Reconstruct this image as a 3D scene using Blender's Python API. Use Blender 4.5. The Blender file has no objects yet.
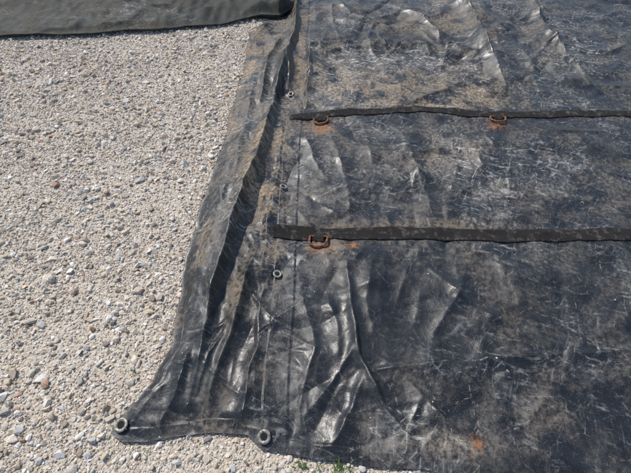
import bpy, math, numpy as np
from mathutils import Vector, Matrix
rng=np.random.default_rng(7)
sc=bpy.context.scene
TH=math.radians(52); CH=1.6; F=402.0
# ---------- survey helper: position on the ground plane measured from the photo
def g(px,py):
    dx=(px-315.5)/F; dy=(py-236.5)/F
    t=CH/(math.sin(TH)+dy*math.cos(TH))
    return (dx*t,(math.cos(TH)-dy*math.sin(TH))*t)
def G(l): return np.array([g(*p) for p in l])
# ---------- noise
perm=rng.permutation(4096); ang=rng.uniform(0,2*np.pi,4096)
def pn(x,y,seed=0):
    xi=np.floor(x).astype(np.int64); yi=np.floor(y).astype(np.int64)
    xf=x-xi; yf=y-yi
    def gr(a,b,dx,dy):
        h=perm[(a+perm[(b+seed*131)&4095])&4095]; A=ang[h]
        return np.cos(A)*dx+np.sin(A)*dy
    u=xf**3*(xf*(xf*6-15)+10); v=yf**3*(yf*(yf*6-15)+10)
    n00=gr(xi,yi,xf,yf); n10=gr(xi+1,yi,xf-1,yf); n01=gr(xi,yi+1,xf,yf-1); n11=gr(xi+1,yi+1,xf-1,yf-1)
    return ((n00*(1-u)+n10*u)*(1-v)+(n01*(1-u)+n11*u)*v)*1.5
def fbm(x,y,seed,o=3):
    s=0;a=1
    for i in range(o):
        s=s+a*pn(x*2**i,y*2**i,seed+i*7); a*=.5
    return s
# ---------- outlines
left=G([(296,-40),(293,0),(286,12),(262,26),(249,36),(243,75),(232,110),(223,150),(210,185),(196,225),(184,270),(178,310),(171,350),(152,386),(130,407),(113,428)])
left=left[np.argsort(left[:,1])]
def edge_x(y):
    b=np.interp(y,left[:,1],left[:,0])
    return b+0.012*pn(y*6,y*0+3.3,5)+0.005*pn(y*22,y*0+1.3,6)
hemL=G([(306,-40),(300,0),(293,60),(288,110),(281,190),(275,278),(267,360),(261,447)]); hemL=hemL[np.argsort(hemL[:,1])]
def hem_x(y): return np.interp(y,hemL[:,1],hemL[:,0])+0.006*pn(y*3,y*0+9.1,8)
bot=G([(113,432),(128,442),(150,443),(178,437),(215,434),(248,436),(262,450),(300,457),(350,464),(420,471),(500,486),(640,505)])
XR=4.5; YT=7.5
botx=np.append(bot[:,0],XR); boty=np.append(bot[:,1],bot[-1,1]-0.1)
def bot_y(x): return np.interp(x,botx,boty)+0.006*pn(x*9,x*0+4.4,11)
HW=0.095 # hem strip width
# ---------- folds
def ridge(x,y,pts,h,wl,wr,e=0.004,ta=0.25,tb=0.25):
    P=G(pts) ; 
    seg=np.linalg.norm(np.diff(P,axis=0),axis=1); L=np.append(0,np.cumsum(seg)); tot=L[-1]
    out=np.zeros_like(x); m=(x>P[:,0].min()-6*wl)&(x<P[:,0].max()+6*wr+6*wl)&(y>P[:,1].min()-6*max(wl,wr))&(y<P[:,1].max()+6*max(wl,wr))
    if not m.any(): return out
    X=x[m]+0.012*pn(x[m]*5,y[m]*5,21)+.003*pn(x[m]*17,y[m]*17,22);Y=y[m]
    best=np.full(X.shape,1e9); side=np.zeros_like(X); par=np.zeros_like(X)
    for i in range(len(P)-1):
        s=P[i+1]-P[i]; l=seg[i]
        t=np.clip(((X-P[i,0])*s[0]+(Y-P[i,1])*s[1])/l**2,0,1)
        rx=X-(P[i,0]+t*s[0]); ry=Y-(P[i,1]+t*s[1]); d=np.hypot(rx,ry)
        c=s[0]*ry-s[1]*rx
        k=d<best; best=np.where(k,d,best); side=np.where(k,c,side); par=np.where(k,(L[i]+t*l)/tot,par)
    w=np.where(side>0,wr,wl)
    prof=np.exp(-(np.sqrt(best**2+e*e)-e)/w)
    tap=np.clip(par/ta,0,1)*np.clip((1-par)/tb,0,1) if tb>0 else np.clip(par/ta,0,1)
    tap=tap**.6
    out[m]=h*prof*tap*(1+.40*pn(par*6,par*0+h*100,31))
    return out
FOLDS=[
 ([(289,55),(277,100),(264,150),(247,200),(230,250),(214,305),(203,360),(190,415)],0.092,0.085,0.018,.010,.12,.30),
 ([(258,60),(250,110),(240,160),(222,215),(206,265),(196,320),(185,370)],0.032,0.05,0.04,.012,.2,.3),
 ([(286,110),(279,170),(268,230),(262,300),(258,360),(256,420)],0.024,0.02,0.03,.006,.2,.2),
 ([(254,262),(240,320),(222,370),(206,425)],0.045,0.055,0.018,.008,.2,.3),
 ([(262,340),(250,380),(243,430)],0.020,0.03,0.012,.004,.3,.15),
 ([(178,330),(172,360),(150,400),(135,425)],0.020,0.03,0.02,.008,.2,.3),
 ([(196,350),(180,395),(160,430)],0.024,0.035,0.014,.006,.2,.3),
 ([(230,330),(212,360),(200,400)],0.014,0.02,0.010,.003,.3,.3),
 ([(298,0),(296,35),(288,60),(290,95)],0.065,0.035,0.014,.004,.1,.2),
 ([(280,40),(268,70),(262,110)],0.04,0.03,0.02,.006,.2,.2),
 ([(346,262),(352,310),(358,360),(384,415),(430,470)],0.036,0.038,0.012,.004,.25,.15),
 ([(326,285),(336,330),(340,385)],0.011,0.035,0.020,.008,.3,.3),
 ([(300,285),(314,350),(300,410),(306,450)],0.014,0.04,0.018,.006,.2,.2),
 ([(305,420),(340,375),(358,340)],0.012,0.02,0.014,.004,.2,.2),
 ([(330,450),(352,410),(362,375)],0.015,0.03,0.014,.005,.2,.2),
 ([(448,-5),(470,25),(484,58),(506,98)],0.115,0.09,0.018,.005,.2,.2),
 ([(520,-10),(545,40),(590,90)],0.06,0.06,0.02,.006,.2,.2),
 ([(385,5),(420,22),(450,48)],0.04,0.05,0.03,.006,.2,.2),
 ([(335,2),(350,20),(400,36)],0.035,0.05,0.03,.006,.2,.2),
 ([(362,374),(430,367),(509,361),(640,352)],0.022,0.04,0.010,.003,.1,.1),
 ([(420,350),(470,385),(520,430)],0.022,0.03,0.012,.003,.3,.3),
 ([(480,360),(500,372),(512,395)],0.035,0.03,0.012,.003,.3,.3),
 ([(305,50),(350,48),(400,49),(450,54),(476,62)],0.055,0.05,0.012,.004,.03,.15),
 ([(309,52),(309,80),(306,112)],0.044,0.012,0.04,.003,.05,.2),
 ([(400,140),(420,180),(430,215)],0.024,0.05,0.03,.004,.3,.3),
 ([(455,130),(480,170),(530,200)],0.026,0.05,0.03,.004,.3,.3),
 ([(330,135),(345,180),(350,225)],0.014,0.04,0.03,.004,.3,.3),
 ([(420,265),(460,300),(509,330)],0.020,0.05,0.025,.003,.3,.3),
 ([(300,130),(312,160),(330,185)],0.014,0.04,0.02,.004,.3,.3),
 ([(372,262),(365,300),(372,340)],0.016,0.05,0.03,.004,.3,.3),
 ([(400,380),(440,420),(455,460)],0.024,0.04,0.015,.004,.3,.3),
 ([(360,150),(400,160),(450,150)],0.016,0.04,0.02,.004,.3,.3),
 ([(300,205),(350,190),(395,200)],0.014,0.03,0.02,.004,.3,.3),
 ([(470,260),(455,300),(430,345)],0.018,0.04,0.02,.003,.3,.3),
]
CR=[]
def addcr(n,x0,x1,y0,y1,amp,lo,hi,am=None,asd=9):
    for i in range(n):
        a=rng.uniform(0,np.pi) if am is None else rng.normal(am,asd)
        CR.append((rng.uniform(x0,x1),rng.uniform(y0,y1),a,rng.uniform(lo,hi),rng.uniform(.010,.034),rng.uniform(.3,1)*amp*(1 if rng.random()<.65 else -1),rng.normal(0,1.0)))
addcr(230,-.5,3.2,.1,4.5,.0115,.15,.8)
addcr(130,-.5,1.3,.15,1.6,.0090,.08,.45)
addcr(70,-.7,-.1,.25,1.5,.010,.10,.40,1.75,.5)
addcr(40,-.6,-.1,1.5,3.4,.014,.15,.50,1.75,.35)
addcr(80,-.2,3,2.4,4.6,.020,.2,.8)
def Hz(x,y):
    z=0.018+0.012*fbm(x*2.2,y*2.2,1,3)+0.002*fbm(x*9,y*9,2,1)
    wx=x+.05*pn(x*4,y*4,50); wy=y+.05*pn(x*4,y*4,51)
    z=z+0.015*(0.5-np.abs(pn(wx*3.6,wy*3.6,52)))*1.2+0.0028*(0.5-np.abs(pn(wx*12,wy*12,53)))
    for f in FOLDS: z=z+ridge(x,y,*f)
    for cx,cy,a,L,w,am,cv in CR:
        m=(np.abs(x-cx)<L)&(np.abs(y-cy)<L)
        if not m.any(): continue
        X=x[m]-cx;Y=y[m]-cy
        s=X*math.cos(a)+Y*math.sin(a); t=-X*math.sin(a)+Y*math.cos(a)+cv*s*s*(.6)
        k=np.clip(1-(2*s/L)**2,0,1)
        z[m]+=am*k*np.exp(-(np.sqrt(t*t+1e-5)-.0032)/w)
    d=x-hem_x(y)
    inh=1/(1+np.exp(-np.clip((d+0.0)/.0012,-40,40)))*1/(1+np.exp(np.clip((d-HW)/.0012,-40,40)))
    near=np.exp(-((d-HW/2)/.09)**2)
    z=z+inh*0.004+near*0.002*pn(x*7,y*38,61)
    el=np.clip((x-edge_x(y))/.07,0,1); eb=np.clip((y-bot_y(x))/.07,0,1)
    e=np.minimum(el,eb); e=e*e*(3-2*e)
    zmin=0.010+0.004*pn(x*8,y*8,62)
    z=zmin+(np.maximum(z,.006)-zmin)*(0.22+.78*e)
    dl=x-edge_x(y); db=y-bot_y(x); dm=np.minimum(dl,db)
    z=z+0.003/(1+np.exp(np.clip((dm-.045)/.0012,-40,40)))
    return np.maximum(z,.005)
def H1(x,y): return float(Hz(np.array([float(x)]),np.array([float(y)]))[0])

# ---------- mesh helpers
def mk(name,V,Fc,mat=None,smooth=True,parent=None,attrs=None):
    V=np.asarray(V,dtype=np.float32); me=bpy.data.meshes.new(name)
    if isinstance(Fc,np.ndarray):
        n=Fc.shape[1]; me.vertices.add(len(V)); me.vertices.foreach_set('co',V.ravel())
        me.loops.add(Fc.size); me.loops.foreach_set('vertex_index',Fc.astype(np.int32).ravel())
        me.polygons.add(len(Fc)); me.polygons.foreach_set('loop_start',np.arange(0,Fc.size,n,dtype=np.int32))
        try: me.polygons.foreach_set('loop_total',np.full(len(Fc),n,dtype=np.int32))
        except Exception: pass
        me.update(calc_edges=True)
    else:
        me.from_pydata([tuple(map(float,v)) for v in V],[],Fc); me.update()
    me.polygons.foreach_set('use_smooth',np.full(len(me.polygons),smooth,dtype=bool))
    if attrs:
        for k,a in attrs.items():
            a=np.asarray(a,dtype=np.float32)
            if a.ndim==1:
                at=me.attributes.new(k,'FLOAT','POINT'); at.data.foreach_set('value',a)
            elif a.shape[1]==3:
                at=me.attributes.new(k,'FLOAT_VECTOR','POINT'); at.data.foreach_set('vector',a.ravel())
            else:
                at=me.attributes.new(k,'FLOAT_COLOR','POINT'); at.data.foreach_set('color',a.ravel())
    ob=bpy.data.objects.new(name,me); sc.collection.objects.link(ob)
    if mat: me.materials.append(mat)
    if parent: ob.parent=parent
    return ob
def gridf(nu,nv,off=0):
    i=np.arange(nu-1)[:,None]; j=np.arange(nv-1)[None,:]
    a=(i*nv+j).ravel()
    return np.stack([a,a+nv,a+nv+1,a+1],1)+off
def tube(path,r,closed=True,n=10):
    P=[Vector(p) for p in path]; N=len(P); V=[];Fc=[]
    for i in range(N):
        a=P[i-1] if (closed or i>0) else P[i]; b=P[(i+1)%N] if (closed or i<N-1) else P[i]
        t=(b-a).normalized(); up=Vector((0,0,1)); s=t.cross(up).normalized(); u=s.cross(t)
        for k in range(n):
            c=2*math.pi*k/n; V.append(P[i]+s*(math.cos(c)*r)+u*(math.sin(c)*r))
    for i in range(N if closed else N-1):
        for k in range(n):
            Fc.append((i*n+k,i*n+(k+1)%n,((i+1)%N)*n+(k+1)%n,((i+1)%N)*n+k))
    return V,Fc
# ---------- node helpers
class NT:
    def __init__(s,name):
        s.m=bpy.data.materials.new(name); s.m.use_nodes=True; s.t=s.m.node_tree; s.n=s.t.nodes
        s.b=s.n['Principled BSDF']
    def new(s,t,**k):
        n=s.n.new(t)
        for a,v in k.items(): setattr(n,a,v)
        return n
    def l(s,a,b): s.t.links.new(a,b)
    def attr(s,n): return s.new('ShaderNodeAttribute',attribute_name=n)
    def setin(s,inp,v):
        if isinstance(v,bpy.types.NodeSocket): s.l(v,inp)
        else: inp.default_value=v
    def math(s,op,a,b=0.0,clamp=False):
        n=s.new('ShaderNodeMath',operation=op,use_clamp=clamp); s.setin(n.inputs[0],a); s.setin(n.inputs[1],b); return n.outputs[0]
    def noise(s,v,scale,detail=4,rough=.5,dim='2D'):
        n=s.new('ShaderNodeTexNoise',noise_dimensions=dim); s.l(v,n.inputs['Vector']); n.inputs['Scale'].default_value=scale; n.inputs['Detail'].default_value=detail; n.inputs['Roughness'].default_value=rough; return n
    def vor(s,v,scale,feature='F1'):
        n=s.new('ShaderNodeTexVoronoi',feature=feature,voronoi_dimensions='2D'); s.l(v,n.inputs['Vector']); n.inputs['Scale'].default_value=scale; return n
    def ramp(s,v,a,b,c0=0.,c1=1.):
        n=s.new('ShaderNodeMapRange'); n.clamp=True; n.interpolation_type='SMOOTHSTEP'; s.l(v,n.inputs[0]); n.inputs[1].default_value=a;n.inputs[2].default_value=b;n.inputs[3].default_value=c0;n.inputs[4].default_value=c1; return n.outputs[0]
    def mix(s,f,a,b):
        n=s.new('ShaderNodeMix',data_type='RGBA'); s.setin(n.inputs[0],f); s.setin(n.inputs[6],a); s.setin(n.inputs[7],b); return n.outputs[2]
    def mapping(s,v,sc_=(1,1,1),rot=(0,0,0)):
        r=s.new('ShaderNodeMapping'); s.l(v,r.inputs[0]); r.inputs['Rotation'].default_value=rot
        n=s.new('ShaderNodeMapping'); s.l(r.outputs[0],n.inputs[0]); n.inputs['Scale'].default_value=sc_; return n.outputs[0]
    def bump(s,h,st,dist,nrm=None):
        n=s.new('ShaderNodeBump'); s.l(h,n.inputs['Height']); n.inputs['Strength'].default_value=st; n.inputs['Distance'].default_value=dist
        if nrm: s.l(nrm,n.inputs['Normal'])
        return n.outputs[0]
def col(*c): return (*c,1.0)
def warps(x,y):
    o=np.zeros_like(x)
    w1=np.stack([x+.035*fbm(x*3.5,y*3.5,201,2),y+.035*fbm(x*3.5,y*3.5,205,2),o],1)
    w2=np.stack([x+.05*fbm(x*6,y*6,211,2),y+.05*fbm(x*6,y*6,215,2),o],1)
    return w1,w2

def vinyl(name,tint=(0.011,0.013,0.016),base_dust=0.0,rmin=.33,spec=.5):
    k=NT(name); P=k.new('ShaderNodeNewGeometry').outputs['Position']
    W=k.attr('wp1').outputs['Vector']; W2=k.attr('wp2').outputs['Vector']
    dust=k.attr('dust').outputs['Fac']; sand=k.attr('sand').outputs['Fac']; rust=k.attr('rust').outputs['Fac']
    hem=k.new('ShaderNodeSeparateXYZ'); k.l(k.attr('hemc').outputs['Vector'],hem.inputs[0])
    n1=k.noise(W,6,5,.68).outputs[0]; n2=k.noise(P,46,4,.75).outputs[0]; n3=k.noise(P,240,2,.6).outputs[0]
    nb=k.noise(W2,2.6,4,.6).outputs[0]
    # wiped smears (broad) and scuffs (thin) in a few directions
    sA=k.noise(k.mapping(W,(5,26,1),(0,0,.35)),1.5,5,.78).outputs[0]
    sB=k.noise(k.mapping(W,(60,5,1),(0,0,.45)),1.2,4,.74).outputs[0]
    sC=k.noise(k.mapping(W2,(4,30,1),(0,0,-.6)),1.2,5,.78).outputs[0]
    st=k.math('MAXIMUM',k.math('MAXIMUM',k.ramp(sA,.54,.72),k.math('MULTIPLY',k.ramp(sB,.58,.74),.75)),k.ramp(sC,.55,.74))
    st=k.math('MULTIPLY',st,k.ramp(nb,.40,.60,.22,1.0))
    v1=k.vor(W2,7,'DISTANCE_TO_EDGE').outputs[0]
    h1=k.ramp(v1,.0,.020,1,0)
    hair=k.math('MULTIPLY',h1,k.ramp(n2,.44,.62))
    film=k.math('MULTIPLY',k.ramp(n1,.40,.66),dust)
    grains=k.ramp(n3,.57,.70)
    d=k.math('ADD',k.math('MULTIPLY',film,.20),k.math('MULTIPLY',k.math('MULTIPLY',st,k.math('ADD',dust,.06)),.76))
    d=k.math('ADD',d,k.math('MULTIPLY',hair,k.math('ADD',k.math('MULTIPLY',dust,.45),.07)))
    d=k.math('ADD',d,k.math('MULTIPLY',grains,k.math('MULTIPLY',k.math('ADD',dust,.05),.22)))
    d=k.math('MULTIPLY',d,k.ramp(n2,.36,.62,.25,1.25))
    d=k.math('ADD',d,base_dust,True)
    dc=k.mix(k.ramp(nb,.42,.6),col(.48,.425,.345),col(.52,.51,.48))
    c=k.mix(d,col(*tint),dc)
    sm=k.math('MULTIPLY',sand,k.ramp(n1,.36,.58)); sm=k.math('MULTIPLY',sm,k.ramp(n2,.36,.60,.12,1.0))
    sm=k.math('MULTIPLY',sm,k.ramp(n3,.35,.6,.55,1.0),True)
    c=k.mix(sm,c,col(.38,.285,.185))
    rm=k.math('MULTIPLY',rust,k.ramp(n2,.38,.58),True); c=k.mix(rm,c,col(.28,.11,.038))
    hx,hy=hem.outputs[0],hem.outputs[1]
    dash=k.ramp(k.math('FRACT',k.math('MULTIPLY',hy,95)),.55,.7,1,0)
    r1=k.ramp(k.math('ABSOLUTE',k.math('SUBTRACT',hx,.012)),.0006,.0016,1,0)
    r2=k.ramp(k.math('ABSOLUTE',k.math('SUBTRACT',hx,HW-.012)),.0006,.0016,1,0)
    stitch=k.math('MULTIPLY',k.math('MAXIMUM',r1,r2),dash)
    c=k.mix(k.math('MULTIPLY',stitch,.35),c,col(.16,.16,.155))
    k.l(c,k.b.inputs['Base Color'])
    rg=k.math('ADD',k.ramp(n1,.3,.7,rmin,rmin+.14),k.math('MULTIPLY',k.math('ADD',d,sm),1.1)); rg=k.math('MINIMUM',rg,.95)
    k.l(rg,k.b.inputs['Roughness']); k.b.inputs['Specular IOR Level'].default_value=spec
    cr=k.vor(W2,10,'F1').outputs[0]
    fine=k.noise(P,60,3,.6).outputs[0]
    hh=k.math('ADD',k.math('MULTIPLY',cr,.55),k.math('MULTIPLY',fine,.20))
    k.l(k.bump(hh,.6,.010),k.b.inputs['Normal'])
    return k.m
M_v=vinyl('black_vinyl'); M_v2=vinyl('faded_vinyl',(.020,.024,.022),.0,.60,.22)

def webbing():
    k=NT('webbing'); uv=k.attr('hemc').outputs['Vector']; P=k.new('ShaderNodeNewGeometry').outputs['Position']
    s=k.new('ShaderNodeSeparateXYZ'); k.l(uv,s.inputs[0])
    wa=k.math('SINE',k.math('MULTIPLY',k.math('ADD',s.outputs[0],s.outputs[1]),900)); wb=k.math('SINE',k.math('MULTIPLY',k.math('SUBTRACT',s.outputs[0],s.outputs[1]),900))
    we=k.math('MULTIPLY',wa,wb)
    n=k.noise(P,22,5,.75).outputs[0]; n2=k.noise(P,300,2).outputs[0]
    c=k.mix(k.ramp(n,.50,.72,0.03,.40),col(.014,.013,.013),col(.24,.21,.18))
    c=k.mix(k.ramp(n2,.5,.75,0,.35),c,col(.004,.004,.004))
    k.l(c,k.b.inputs['Base Color']); k.b.inputs['Roughness'].default_value=.9; k.b.inputs['Specular IOR Level'].default_value=.2
    k.l(k.bump(k.math('ADD',k.math('MULTIPLY',we,.5),n2),.7,.0015),k.b.inputs['Normal']); return k.m
M_w=webbing()
def rustm():
    k=NT('rusty_steel'); P=k.new('ShaderNodeNewGeometry').outputs['Position']
    n=k.noise(P,90,5,.7,'3D').outputs[0]; c=k.mix(k.ramp(n,.35,.65),col(.045,.020,.012),col(.30,.115,.04))
    k.l(c,k.b.inputs['Base Color']); k.b.inputs['Roughness'].default_value=.85; k.l(k.bump(n,.6,.002),k.b.inputs['Normal']); return k.m
M_r=rustm()
def steelm():
    k=NT('dull_grommet_metal'); P=k.new('ShaderNodeNewGeometry').outputs['Position']
    n=k.noise(P,120,5,.7,'3D').outputs[0]; c=k.mix(k.ramp(n,.4,.65),col(.32,.31,.28),col(.10,.075,.05))
    k.l(c,k.b.inputs['Base Color']); k.b.inputs['Metallic'].default_value=.4; k.b.inputs['Roughness'].default_value=.5; return k.m
M_s=steelm()

# ---------- dust maps on the cloth (dirt distribution in metres)
def blob(x,y,px,py,rx,ry):
    cx,cy=g(px,py); ax=abs(g(px+rx,py)[0]-cx); ay=abs(g(px,py-ry)[1]-cy)
    return np.exp(-(((x-cx)/ax)**2+((y-cy)/ay)**2))
def sig(t): return 1/(1+np.exp(-np.clip(t,-40,40)))
def dustmaps(x,y):
    d=.24+.25*np.clip(fbm(x*1.3,y*1.3,71,3)+.3,0,1)
    for b in [(380,75,85,35,.7),(450,85,60,25,.6),(340,30,50,25,.35),(460,10,70,20,.5),(600,60,80,50,.5),(420,165,90,28,.55),(460,150,50,20,.35),(330,170,35,35,.30),(600,180,80,30,.4),(280,150,15,60,.3),(420,440,70,25,.45),(450,400,70,30,.35),(220,200,22,50,.45),(255,80,22,40,.6),(500,205,50,15,.3),(390,205,60,18,.3)]:
        d=d+b[4]*blob(x,y,*b[:4])
    d=d-.22*blob(x,y,430,300,90,40)-.25*blob(x,y,330,340,30,60)-.25*blob(x,y,210,360,50,70)
    x0,y1=g(309,52); y0=g(309,113)[1]; x1=g(470,80)[0]
    d=d+.50*sig((x-x0)/.01)*sig((x1-x)/.15)*sig((y1-y)/.012)*sig((y-y0)/.02)
    d=d-.40*blob(x,y,370,42,70,9)
    s=np.zeros_like(x)
    for b in [(258,195,16,22,1.2),(262,150,10,32,1.0),(252,65,16,24,1.0),(232,130,10,28,.8),(300,65,6,30,.7),(205,250,12,28,.7),(175,320,8,14,.8),(270,215,12,20,1.0),(282,150,8,40,.75),(330,75,30,14,.45),(285,45,12,12,.9),(250,35,14,6,.7),(400,85,60,14,.5),(300,20,24,10,.5),(480,95,30,9,.7),(420,108,80,6,.8),(400,228,100,5,.6),(325,130,22,8,.8),(325,250,24,8,.7),(240,290,10,30,.6),(440,30,50,10,.4),(350,95,30,8,.6),(275,260,10,20,.6),(440,445,40,12,.5),(440,160,50,12,.35),(215,425,40,8,.4)]:
        s=s+b[4]*blob(x,y,*b[:4])
    s=s+.20*np.clip(fbm(x*3,y*3,77,3)-.05,0,1)
    r=np.zeros_like(x)
    for b in [(352,249,6,3,1.3),(475,444,5,7,1.0),(322,131,11,5,.9),(320,251,11,6,.9),(495,129,9,4,.9),(468,456,3,3,.6),(345,240,12,2,.5)]:
        r=r+b[4]*blob(x,y,*b[:4])
    return np.clip(d,0,1.3),np.clip(s,0,1.2),np.clip(r,0,1)

# ---------- main tarp
def empty(n):
    e=bpy.data.objects.new(n,None); sc.collection.objects.link(e); return e
tarp=empty('tarp')
nf,nr,nv=220,620,760
u=np.concatenate([np.linspace(0,1,nf,endpoint=False),1+np.linspace(0,1,nr)**1.4])
v=np.linspace(0,1,nv)**1.6
cornerx=g(116,434)[0]; hx0=hem_x(np.array([g(262,448)[1]]))[0]
xb=np.where(u<1,cornerx+(hx0-cornerx)*u,hx0+(XR-hx0)*(u-1))
yb=bot_y(xb)
Y=yb[:,None]+(YT-yb[:,None])*v[None,:]
EX=edge_x(Y);HX=hem_x(Y);U=u[:,None]
X=np.where(U<1,EX+(HX-EX)*U,HX+(XR-HX)*(U-1))
x=X.ravel();y=Y.ravel()
z=Hz(x.copy(),y.copy())
V=np.stack([x,y,z],1); nu=len(u)
Fc=gridf(nu,nv)
idx=np.arange(nu*nv).reshape(nu,nv)
loop=np.concatenate([idx[0,::-1],idx[1:,0]])
base=len(V)
A=V[loop].copy(); A[:,2]=A[:,2]-.006
B=A.copy(); B[:nv,0]+=.02; B[nv:,1]+=.02; B[:,2]=np.minimum(B[:,2],.004)
V=np.concatenate([V,A,B]); n=len(loop); k=np.arange(n-1)
Fc=np.concatenate([Fc,np.stack([loop[:-1],loop[1:],base+k+1,base+k],1),np.stack([base+k,base+k+1,base+n+k+1,base+n+k],1)])
d,s,r=dustmaps(V[:,0].astype(float),V[:,1].astype(float))
w1,w2=warps(V[:,0].astype(float),V[:,1].astype(float))
hc=np.stack([V[:,0]-hem_x(V[:,1].astype(float)),V[:,1],V[:,0]*0],1)
mk('cloth',V,Fc,M_v,True,tarp,dict(dust=d,sand=s,rust=r,hemc=hc,wp1=w1,wp2=w2))

# straps
def strap(name,pts,w,lift=.005):
    P=G(pts); L=np.append(0,np.cumsum(np.linalg.norm(np.diff(P,axis=0),axis=1)))
    N=int(L[-1]/.006); s=np.linspace(0,L[-1],N); cx=np.interp(s,L,P[:,0]); cy=np.interp(s,L,P[:,1])
    cy=cy+.008*pn(s*3,s*0+w*77,90)
    ks=np.ones(41)/41; 
    cyp=np.pad(cy,20,mode='edge'); cy=np.convolve(cyp,ks,'valid')
    M=13; t=np.linspace(-.5,.5,M); ww=w*(1+.14*pn(s*5,s*0+3,91))
    XX=np.repeat(cx[:,None],M,1); YY=cy[:,None]+t[None,:]*ww[:,None]+.002*pn(s*40,s*0+2,96)[:,None]
    zz=Hz(XX.ravel().copy(),YY.ravel().copy()).reshape(N,M)
    zp=np.pad(zz,((8,8),(0,0)),mode='edge')
    zs=np.mean([zp[i:i+N] for i in range(17)],axis=0); zs=np.maximum(zs,zz)
    zs=zs+lift+.002*np.abs(pn(XX*9,YY*9,93)); 
    V=np.stack([XX,YY,zs],2).reshape(-1,3); F_=gridf(N,M)
    idx=np.arange(N*M).reshape(N,M); loop=np.concatenate([idx[::-1,0],idx[0,1:],idx[1:,-1]])
    A=V[loop].copy();A[:,2]-=lift+.004; b=len(V); V=np.concatenate([V,A]); q=np.arange(len(loop)-1)
    F_=np.concatenate([F_,np.stack([loop[:-1],loop[1:],b+q+1,b+q],1)])
    hc=np.stack([V[:,0],V[:,1],V[:,0]*0],1)
    mk(name,V,F_,M_w,True,tarp,dict(hemc=hc))
strap('webbing_strap_far',[(290,121),(330,118),(380,114),(430,113),(470,117),(509,119),(570,117),(760,116)],.066)
strap('webbing_strap_near',[(274,234),(330,237),(390,236),(450,239),(509,239),(640,238),(800,240)],.075)

# rings + grommets
def tilt(x,y,e=.03):
    zx=(H1(x+e,y)-H1(x-e,y))/(2*e); zy=(H1(x,y+e)-H1(x,y-e))/(2*e)
    return Vector((-zx,-zy,1)).normalized().to_track_quat('Z','Y')
def dring(name,px,py,w,h,rot,off=.010):
    x,y=g(px,py); path=[]
    for i in range(9): path.append((-w/2+w*i/8,h*.5,0))
    for i in range(1,20):
        a=-math.pi*i/20; path.append((math.cos(a)*w/2,math.sin(a)*h*.62,0))
    V_,F_=tube(path,.0060)
    o=mk(name,V_,F_,M_r,True,tarp); o.location=(x,y,H1(x,y)+off)
    o.rotation_mode='QUATERNION'; o.rotation_quaternion=Matrix.Rotation(rot,3,'Z').to_quaternion()@tilt(x,y,.05) if False else (Vector((0,0,1)).rotation_difference(tilt(x,y)@Vector((0,0,1)))@Matrix.Rotation(rot,3,'Z').to_quaternion())
    kw=w*.6; V2=[];M=10;pr=[]
    for i in range(M+1):
        a=math.pi*i/M; pr.append((h*.5+math.cos(a)*.030,.002+math.sin(a)*.0125))
    for sx in np.linspace(-kw/2,kw/2,6):
        for (yy,zz_) in pr: V2.append((sx,yy,zz_-.008))
    F2=gridf(6,M+1); mk(name+'_keeper',np.array(V2),F2,M_w,True,o,dict(hemc=np.array(V2)))
dring('d_ring_far',321,125,.090,.050,.1)
dring('d_ring_far_right',496,124,.090,.050,-.15)
dring('d_ring_near',318,245,.088,.066,-.12)
dring('d_ring_near_right',700,246,.088,.06,.1)
kk=NT('grommet_hole'); kk.b.inputs['Base Color'].default_value=(.012,.011,.01,1); kk.b.inputs['Roughness'].default_value=1
def grommet(name,px,py,R):
    x,y=g(px,py); pr=[(1.0,0.0),(.97,.08),(.88,.14),(.76,.15),(.62,.12),(.52,.04),(.48,-.06)]
    V_=[];N=36
    for a in range(N):
        c=2*math.pi*a/N
        for rr,zz_ in pr: V_.append((math.cos(c)*rr*R,math.sin(c)*rr*R,zz_*R))
    m=len(pr);F_=[]
    for a in range(N):
        for j in range(m-1):
            F_.append((a*m+j,((a+1)%N)*m+j,((a+1)%N)*m+j+1,a*m+j+1))
    o=mk(name,V_,F_,M_s,True,tarp); o.location=(x,y,max(H1(x+a_,y+b_) for a_ in(-R,0,R) for b_ in (-R,0,R))+.001)
    o.rotation_mode='QUATERNION'; o.rotation_quaternion=tilt(x,y)
    D=[(0,0,0)]+[(math.cos(2*math.pi*i/24)*R*.56,math.sin(2*math.pi*i/24)*R*.56,0) for i in range(24)]
    mk(name+'_hole',D,[(0,i+1,(i+1)%24+1) for i in range(24)],kk.m,False,o)
grommet('grommet_a',284,191,.021); grommet('grommet_b',278,278,.021); grommet('grommet_c',265,439,.025); grommet('grommet_d',124,427,.026)
grommet('grommet_e',291,97,.021)

# ---------- second tarp at the back
tarp2=empty('tarp.001')
e2=G([(-200,42),(0,39),(99,37),(150,33),(205,29),(245,22),(262,20),(280,22),(292,14),(297,4)])
nu2,nv2=520,220
xs=np.linspace(-4.5,e2[-1,0],nu2); ybs=np.interp(xs,e2[:,0],e2[:,1])+.03*pn(xs*3,xs*0+.7,101)
X2=np.repeat(xs[:,None],nv2,1); Y2=ybs[:,None]+(YT-ybs[:,None])*np.linspace(0,1,nv2)[None,:]**1.7
def H2(x,y,dm):
    wx=x+.1*pn(x*3,y*3,110); wy=y+.1*pn(x*3,y*3,111)
    z=.025+.03*fbm(x*1.5,y*1.5,112,3)+.06*(.5-np.abs(pn(wx*1.6+wy,wy*3.0,113)))+.014*(.5-np.abs(pn(wx*5,wy*7,114)))
    lump=.07*np.exp(-((x-g(275,18)[0])/.22)**2)
    e=np.clip(dm/.10,0,1); e=e*e*(3-2*e)
    return .03+(np.maximum(z,.008)+lump+.01*pn(x*14,y*5,116)-.012)*(.25+.75*e)
dm=np.minimum(Y2-ybs[:,None],(e2[-1,0]-X2)+.02)
Z2=H2(X2,Y2,dm); V=np.stack([X2,Y2,Z2],2).reshape(-1,3); Fc=gridf(nu2,nv2)
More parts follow.
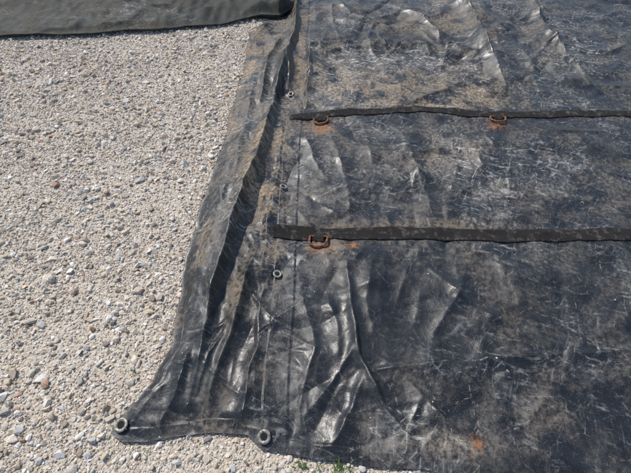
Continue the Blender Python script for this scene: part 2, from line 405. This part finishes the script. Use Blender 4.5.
idx=np.arange(nu2*nv2).reshape(nu2,nv2); loop=np.concatenate([idx[:,0],idx[-1,1:]])
A=V[loop].copy();A[:,2]-=.010; B=A.copy();B[:,1]+=.03;B[:,0]-=.02;B[:,2]=np.minimum(B[:,2],.01); b=len(V); V=np.concatenate([V,A,B]); q=np.arange(len(loop)-1); n=len(loop)
Fc=np.concatenate([Fc,np.stack([loop[1:],loop[:-1],b+q,b+q+1],1),np.stack([b+q+1,b+q,b+n+q,b+n+q+1],1)])
zz=V[:,0]*0; w1,w2=warps(V[:,0],V[:,1])
mk('cloth_back',V,Fc,M_v2,True,tarp2,dict(dust=np.clip(zz+.28+.5*fbm(V[:,0]*1.5,V[:,1]*1.5,120,3),0,1),sand=np.clip(zz+.10,0,1),rust=zz,hemc=np.stack([zz+9,zz,zz],1),wp1=w1,wp2=w2))

# ---------- ground
k=NT('gravel_ground'); P=k.new('ShaderNodeNewGeometry').outputs['Position']
va=k.vor(P,85); vb=k.vor(P,210)
big=k.noise(P,1.4,4,.6).outputs[0]; fn=k.noise(P,400,2,.7).outputs[0]
sepc=k.new('ShaderNodeSeparateColor'); k.l(va.outputs['Color'],sepc.inputs[0]); sepb=k.new('ShaderNodeSeparateColor'); k.l(vb.outputs['Color'],sepb.inputs[0])
c=k.mix(sepc.outputs[0],col(.44,.38,.30),col(.69,.64,.56)); cb=k.mix(sepb.outputs[0],col(.36,.29,.22),col(.67,.60,.50))
c=k.mix(k.ramp(sepc.outputs[1],.4,.6),c,cb); c=k.mix(k.ramp(fn,.4,.75,0,.5),c,col(.51,.43,.33)); c=k.mix(k.ramp(big,.4,.65,0,.35),c,col(.53,.45,.35))
k.l(c,k.b.inputs['Base Color']); k.b.inputs['Roughness'].default_value=.95
hh=k.math('SUBTRACT',1.0,va.outputs[0]); hh=k.math('ADD',hh,k.math('MULTIPLY',k.math('SUBTRACT',1.0,vb.outputs[0]),.5))
k.l(k.bump(hh,.9,.006),k.b.inputs['Normal'])
S=300; mk('ground',[(-S,-S,0),(S,-S,0),(S,S,0),(-S,S,0)],[(0,1,2,3)],k.m,False)

# ---------- gravel stones (one object)
k=NT('gravel_stone'); P=k.new('ShaderNodeNewGeometry').outputs['Position']; ca=k.attr('col').outputs['Color']
n=k.noise(P,220,3,.65,'3D').outputs[0]; mul=k.new('ShaderNodeMix',data_type='RGBA',blend_type='MULTIPLY'); mul.inputs[0].default_value=1
k.l(ca,mul.inputs[6]); k.l(k.mix(k.ramp(n,.3,.7),col(.74,.69,.63),col(1.06,1.06,1.05)),mul.inputs[7]); k.l(mul.outputs[2],k.b.inputs['Base Color']); k.b.inputs['Roughness'].default_value=.9; k.b.inputs['Specular IOR Level'].default_value=.3
M_st=k.m
import bmesh
def ico(sub):
    bm=bmesh.new(); bmesh.ops.create_icosphere(bm,subdivisions=sub,radius=1); bm.verts.ensure_lookup_table()
    v=np.array([tuple(q.co) for q in bm.verts]); f=np.array([[a.index for a in q.verts] for q in bm.faces]); bm.free(); return v,f
def protos(sub,n):
    v,f=ico(sub); out=[]
    for i in range(n):
        w=v.copy()
        for j in range(9):
            nn=rng.normal(size=3); nn/=np.linalg.norm(nn); dd=rng.uniform(.35,.8); pr=w@nn; w=w-np.outer(np.clip(pr-dd,0,None),nn)
        w=w*rng.uniform(.8,1.15,(len(w),1))if sub==1 else w*rng.uniform(.93,1.07,(len(w),1))
        out.append(w*1.2)
    return out,f
pal=np.array([(.69,.63,.54),(.61,.54,.45),(.78,.75,.70),(.47,.44,.40),(.63,.53,.41),(.42,.36,.29),(.55,.54,.52),(.68,.57,.48),(.24,.22,.21),(.84,.82,.79),(.46,.30,.22),(.56,.37,.28)])
pw=np.array([.2,.14,.17,.11,.11,.07,.09,.06,.035,.07,.015,.012]);pw/=pw.sum()
def scatter(n,x0,x1,y0,y1,ra,rb,alpha):
    x=rng.uniform(x0,x1,n);y=rng.uniform(y0,y1,n)
    r=ra*(1-rng.random(n)*(1-(ra/rb)**alpha))**(-1/alpha)
    under=(x>edge_x(y)+.03)&(y>bot_y(x)+.03)
    under|=(y>np.interp(x,e2[:,0],e2[:,1])+.06)
    keep=~under&(y<4.2)
    keep&=(rng.random(n)<.85+.5*pn(x*2.3,y*2.3,130)) 
    return x[keep],y[keep],r[keep]
sets=[(2,scatter(19000,-3.2,.9,-.4,3.9,.0074,.021,2.4)),(1,scatter(170000,-3.0,.8,-.3,3.8,.0034,.0074,1.3))]
VV=[];FF=[];CC=[];off=0
def stones(sub,x,y,r,zb):
    global off
    ps,f=protos(sub,14); which=rng.integers(0,14,len(x))
    for i,p in enumerate(ps):
        m=which==i; nn=m.sum()
        if nn==0: continue
        sx=rng.uniform(.8,1.35,nn);sy=rng.uniform(.65,1.1,nn);szz=rng.uniform(.5,.85,nn)
        q=p[None]*np.stack([sx,sy,szz],1)[:,None,:]*r[m][:,None,None]
        a=rng.uniform(0,2*np.pi,nn);b=rng.normal(0,.4,nn)
        ca_,sa=np.cos(b)[:,None],np.sin(b)[:,None]; q=np.stack([q[...,0]*ca_+q[...,2]*sa,q[...,1],-q[...,0]*sa+q[...,2]*ca_],2)
        ca_,sa=np.cos(a)[:,None],np.sin(a)[:,None]; q=np.stack([q[...,0]*ca_-q[...,1]*sa,q[...,0]*sa+q[...,1]*ca_,q[...,2]],2)
        q=q+np.stack([x[m],y[m],zb[m]+r[m]*rng.uniform(.1,.5,nn)],1)[:,None,:]
        cc=pal[rng.choice(len(pal),nn,p=pw)]*rng.uniform(.82,1.05,(nn,1)); cc=np.concatenate([cc,np.ones((nn,1))],1)
        VV.append(q.reshape(-1,3)); CC.append(np.repeat(cc,len(p),0)); FF.append((f[None]+(np.arange(nn)*len(p))[:,None,None]).reshape(-1,3)+off); off+=nn*len(p)
for sub,(x,y,r) in sets: stones(sub,x,y,r,x*0)
# a few pebbles kicked onto the cloth
px_=rng.uniform(-.75,2.4,900);py_=rng.uniform(.2,4,900); kq=(px_>edge_x(py_)+.02)&(py_>bot_y(px_)+.02)&(rng.random(900)<np.clip(.15+.9*np.exp(-(px_-edge_x(py_))/.15),0,1)); px_=px_[kq];py_=py_[kq]
stones(1,px_,py_,rng.uniform(.0018,.0042,len(px_)),Hz(px_.copy(),py_.copy())+.001)
mk('gravel',np.concatenate(VV),np.concatenate(FF),M_st,False,None,dict(col=np.concatenate(CC)))

# ---------- little weeds at the tarp edge
k=NT('weed_leaf'); P=k.new('ShaderNodeNewGeometry').outputs['Position']; n=k.noise(P,120,3,.5,'3D').outputs[0]
k.l(k.mix(n,col(.05,.10,.02),col(.12,.17,.04)),k.b.inputs['Base Color']); k.b.inputs['Roughness'].default_value=.6
V_=[];F_=[]
for (px,py,nb,sz) in [(302,465,16,.022),(338,470,22,.028),(318,469,8,.018),(165,372,5,.012),(136,372,6,.014),(146,452,6,.014),(110,240,5,.014)]:
    cx,cy=g(px,py)
    for i in range(nb):
        a=rng.uniform(0,6.28);L=sz*rng.uniform(.5,1.2);bx,by=cx+rng.normal(0,sz*.6),cy+rng.normal(0,sz*.4);w=L*.12; dx,dy=math.cos(a),math.sin(a);b=len(V_)
        for t,hh_ in ((0,0),(.5,.5),(1,.75)):
            ww=w*(1.2-t); V_+= [(bx+dx*L*t-dy*ww,by+dy*L*t+dx*ww,.006+hh_*L),(bx+dx*L*t+dy*ww,by+dy*L*t-dx*ww,.006+hh_*L)]
        F_+=[(b,b+1,b+3,b+2),(b+2,b+3,b+5,b+4)]
mk('weeds',V_,F_,k.m,True)

# ---------- light
EL,AZ=math.radians(52),math.radians(-46)   # azimuth from +Y, negative = to the left
sd=Vector((math.sin(AZ)*math.cos(EL),math.cos(AZ)*math.cos(EL),math.sin(EL)))
L=bpy.data.lights.new('sun','SUN'); L.energy=4.0; L.angle=math.radians(.6); L.color=(1,.95,.88)
lo=bpy.data.objects.new('sun',L); sc.collection.objects.link(lo); lo.rotation_mode='QUATERNION'; lo.rotation_quaternion=sd.to_track_quat('Z','Y')
w=bpy.data.worlds.new('World'); sc.world=w; w.use_nodes=True; t=w.node_tree
sk=t.nodes.new('ShaderNodeTexSky'); sk.sky_type='NISHITA'; sk.sun_disc=False; sk.sun_elevation=EL; sk.sun_rotation=AZ
t.links.new(sk.outputs[0],t.nodes['Background'].inputs[0]); t.nodes['Background'].inputs[1].default_value=.15
# ---------- camera
cam=bpy.data.cameras.new('camera'); cam.lens=F/631*36; cam.clip_end=1000; cam.clip_start=.02
co=bpy.data.objects.new('camera',cam); sc.collection.objects.link(co); co.location=(0,0,CH); co.rotation_euler=(math.pi/2-TH,0,0); sc.camera=co
sc.view_settings.view_transform='Standard'; sc.view_settings.look='None'; sc.view_settings.exposure=0
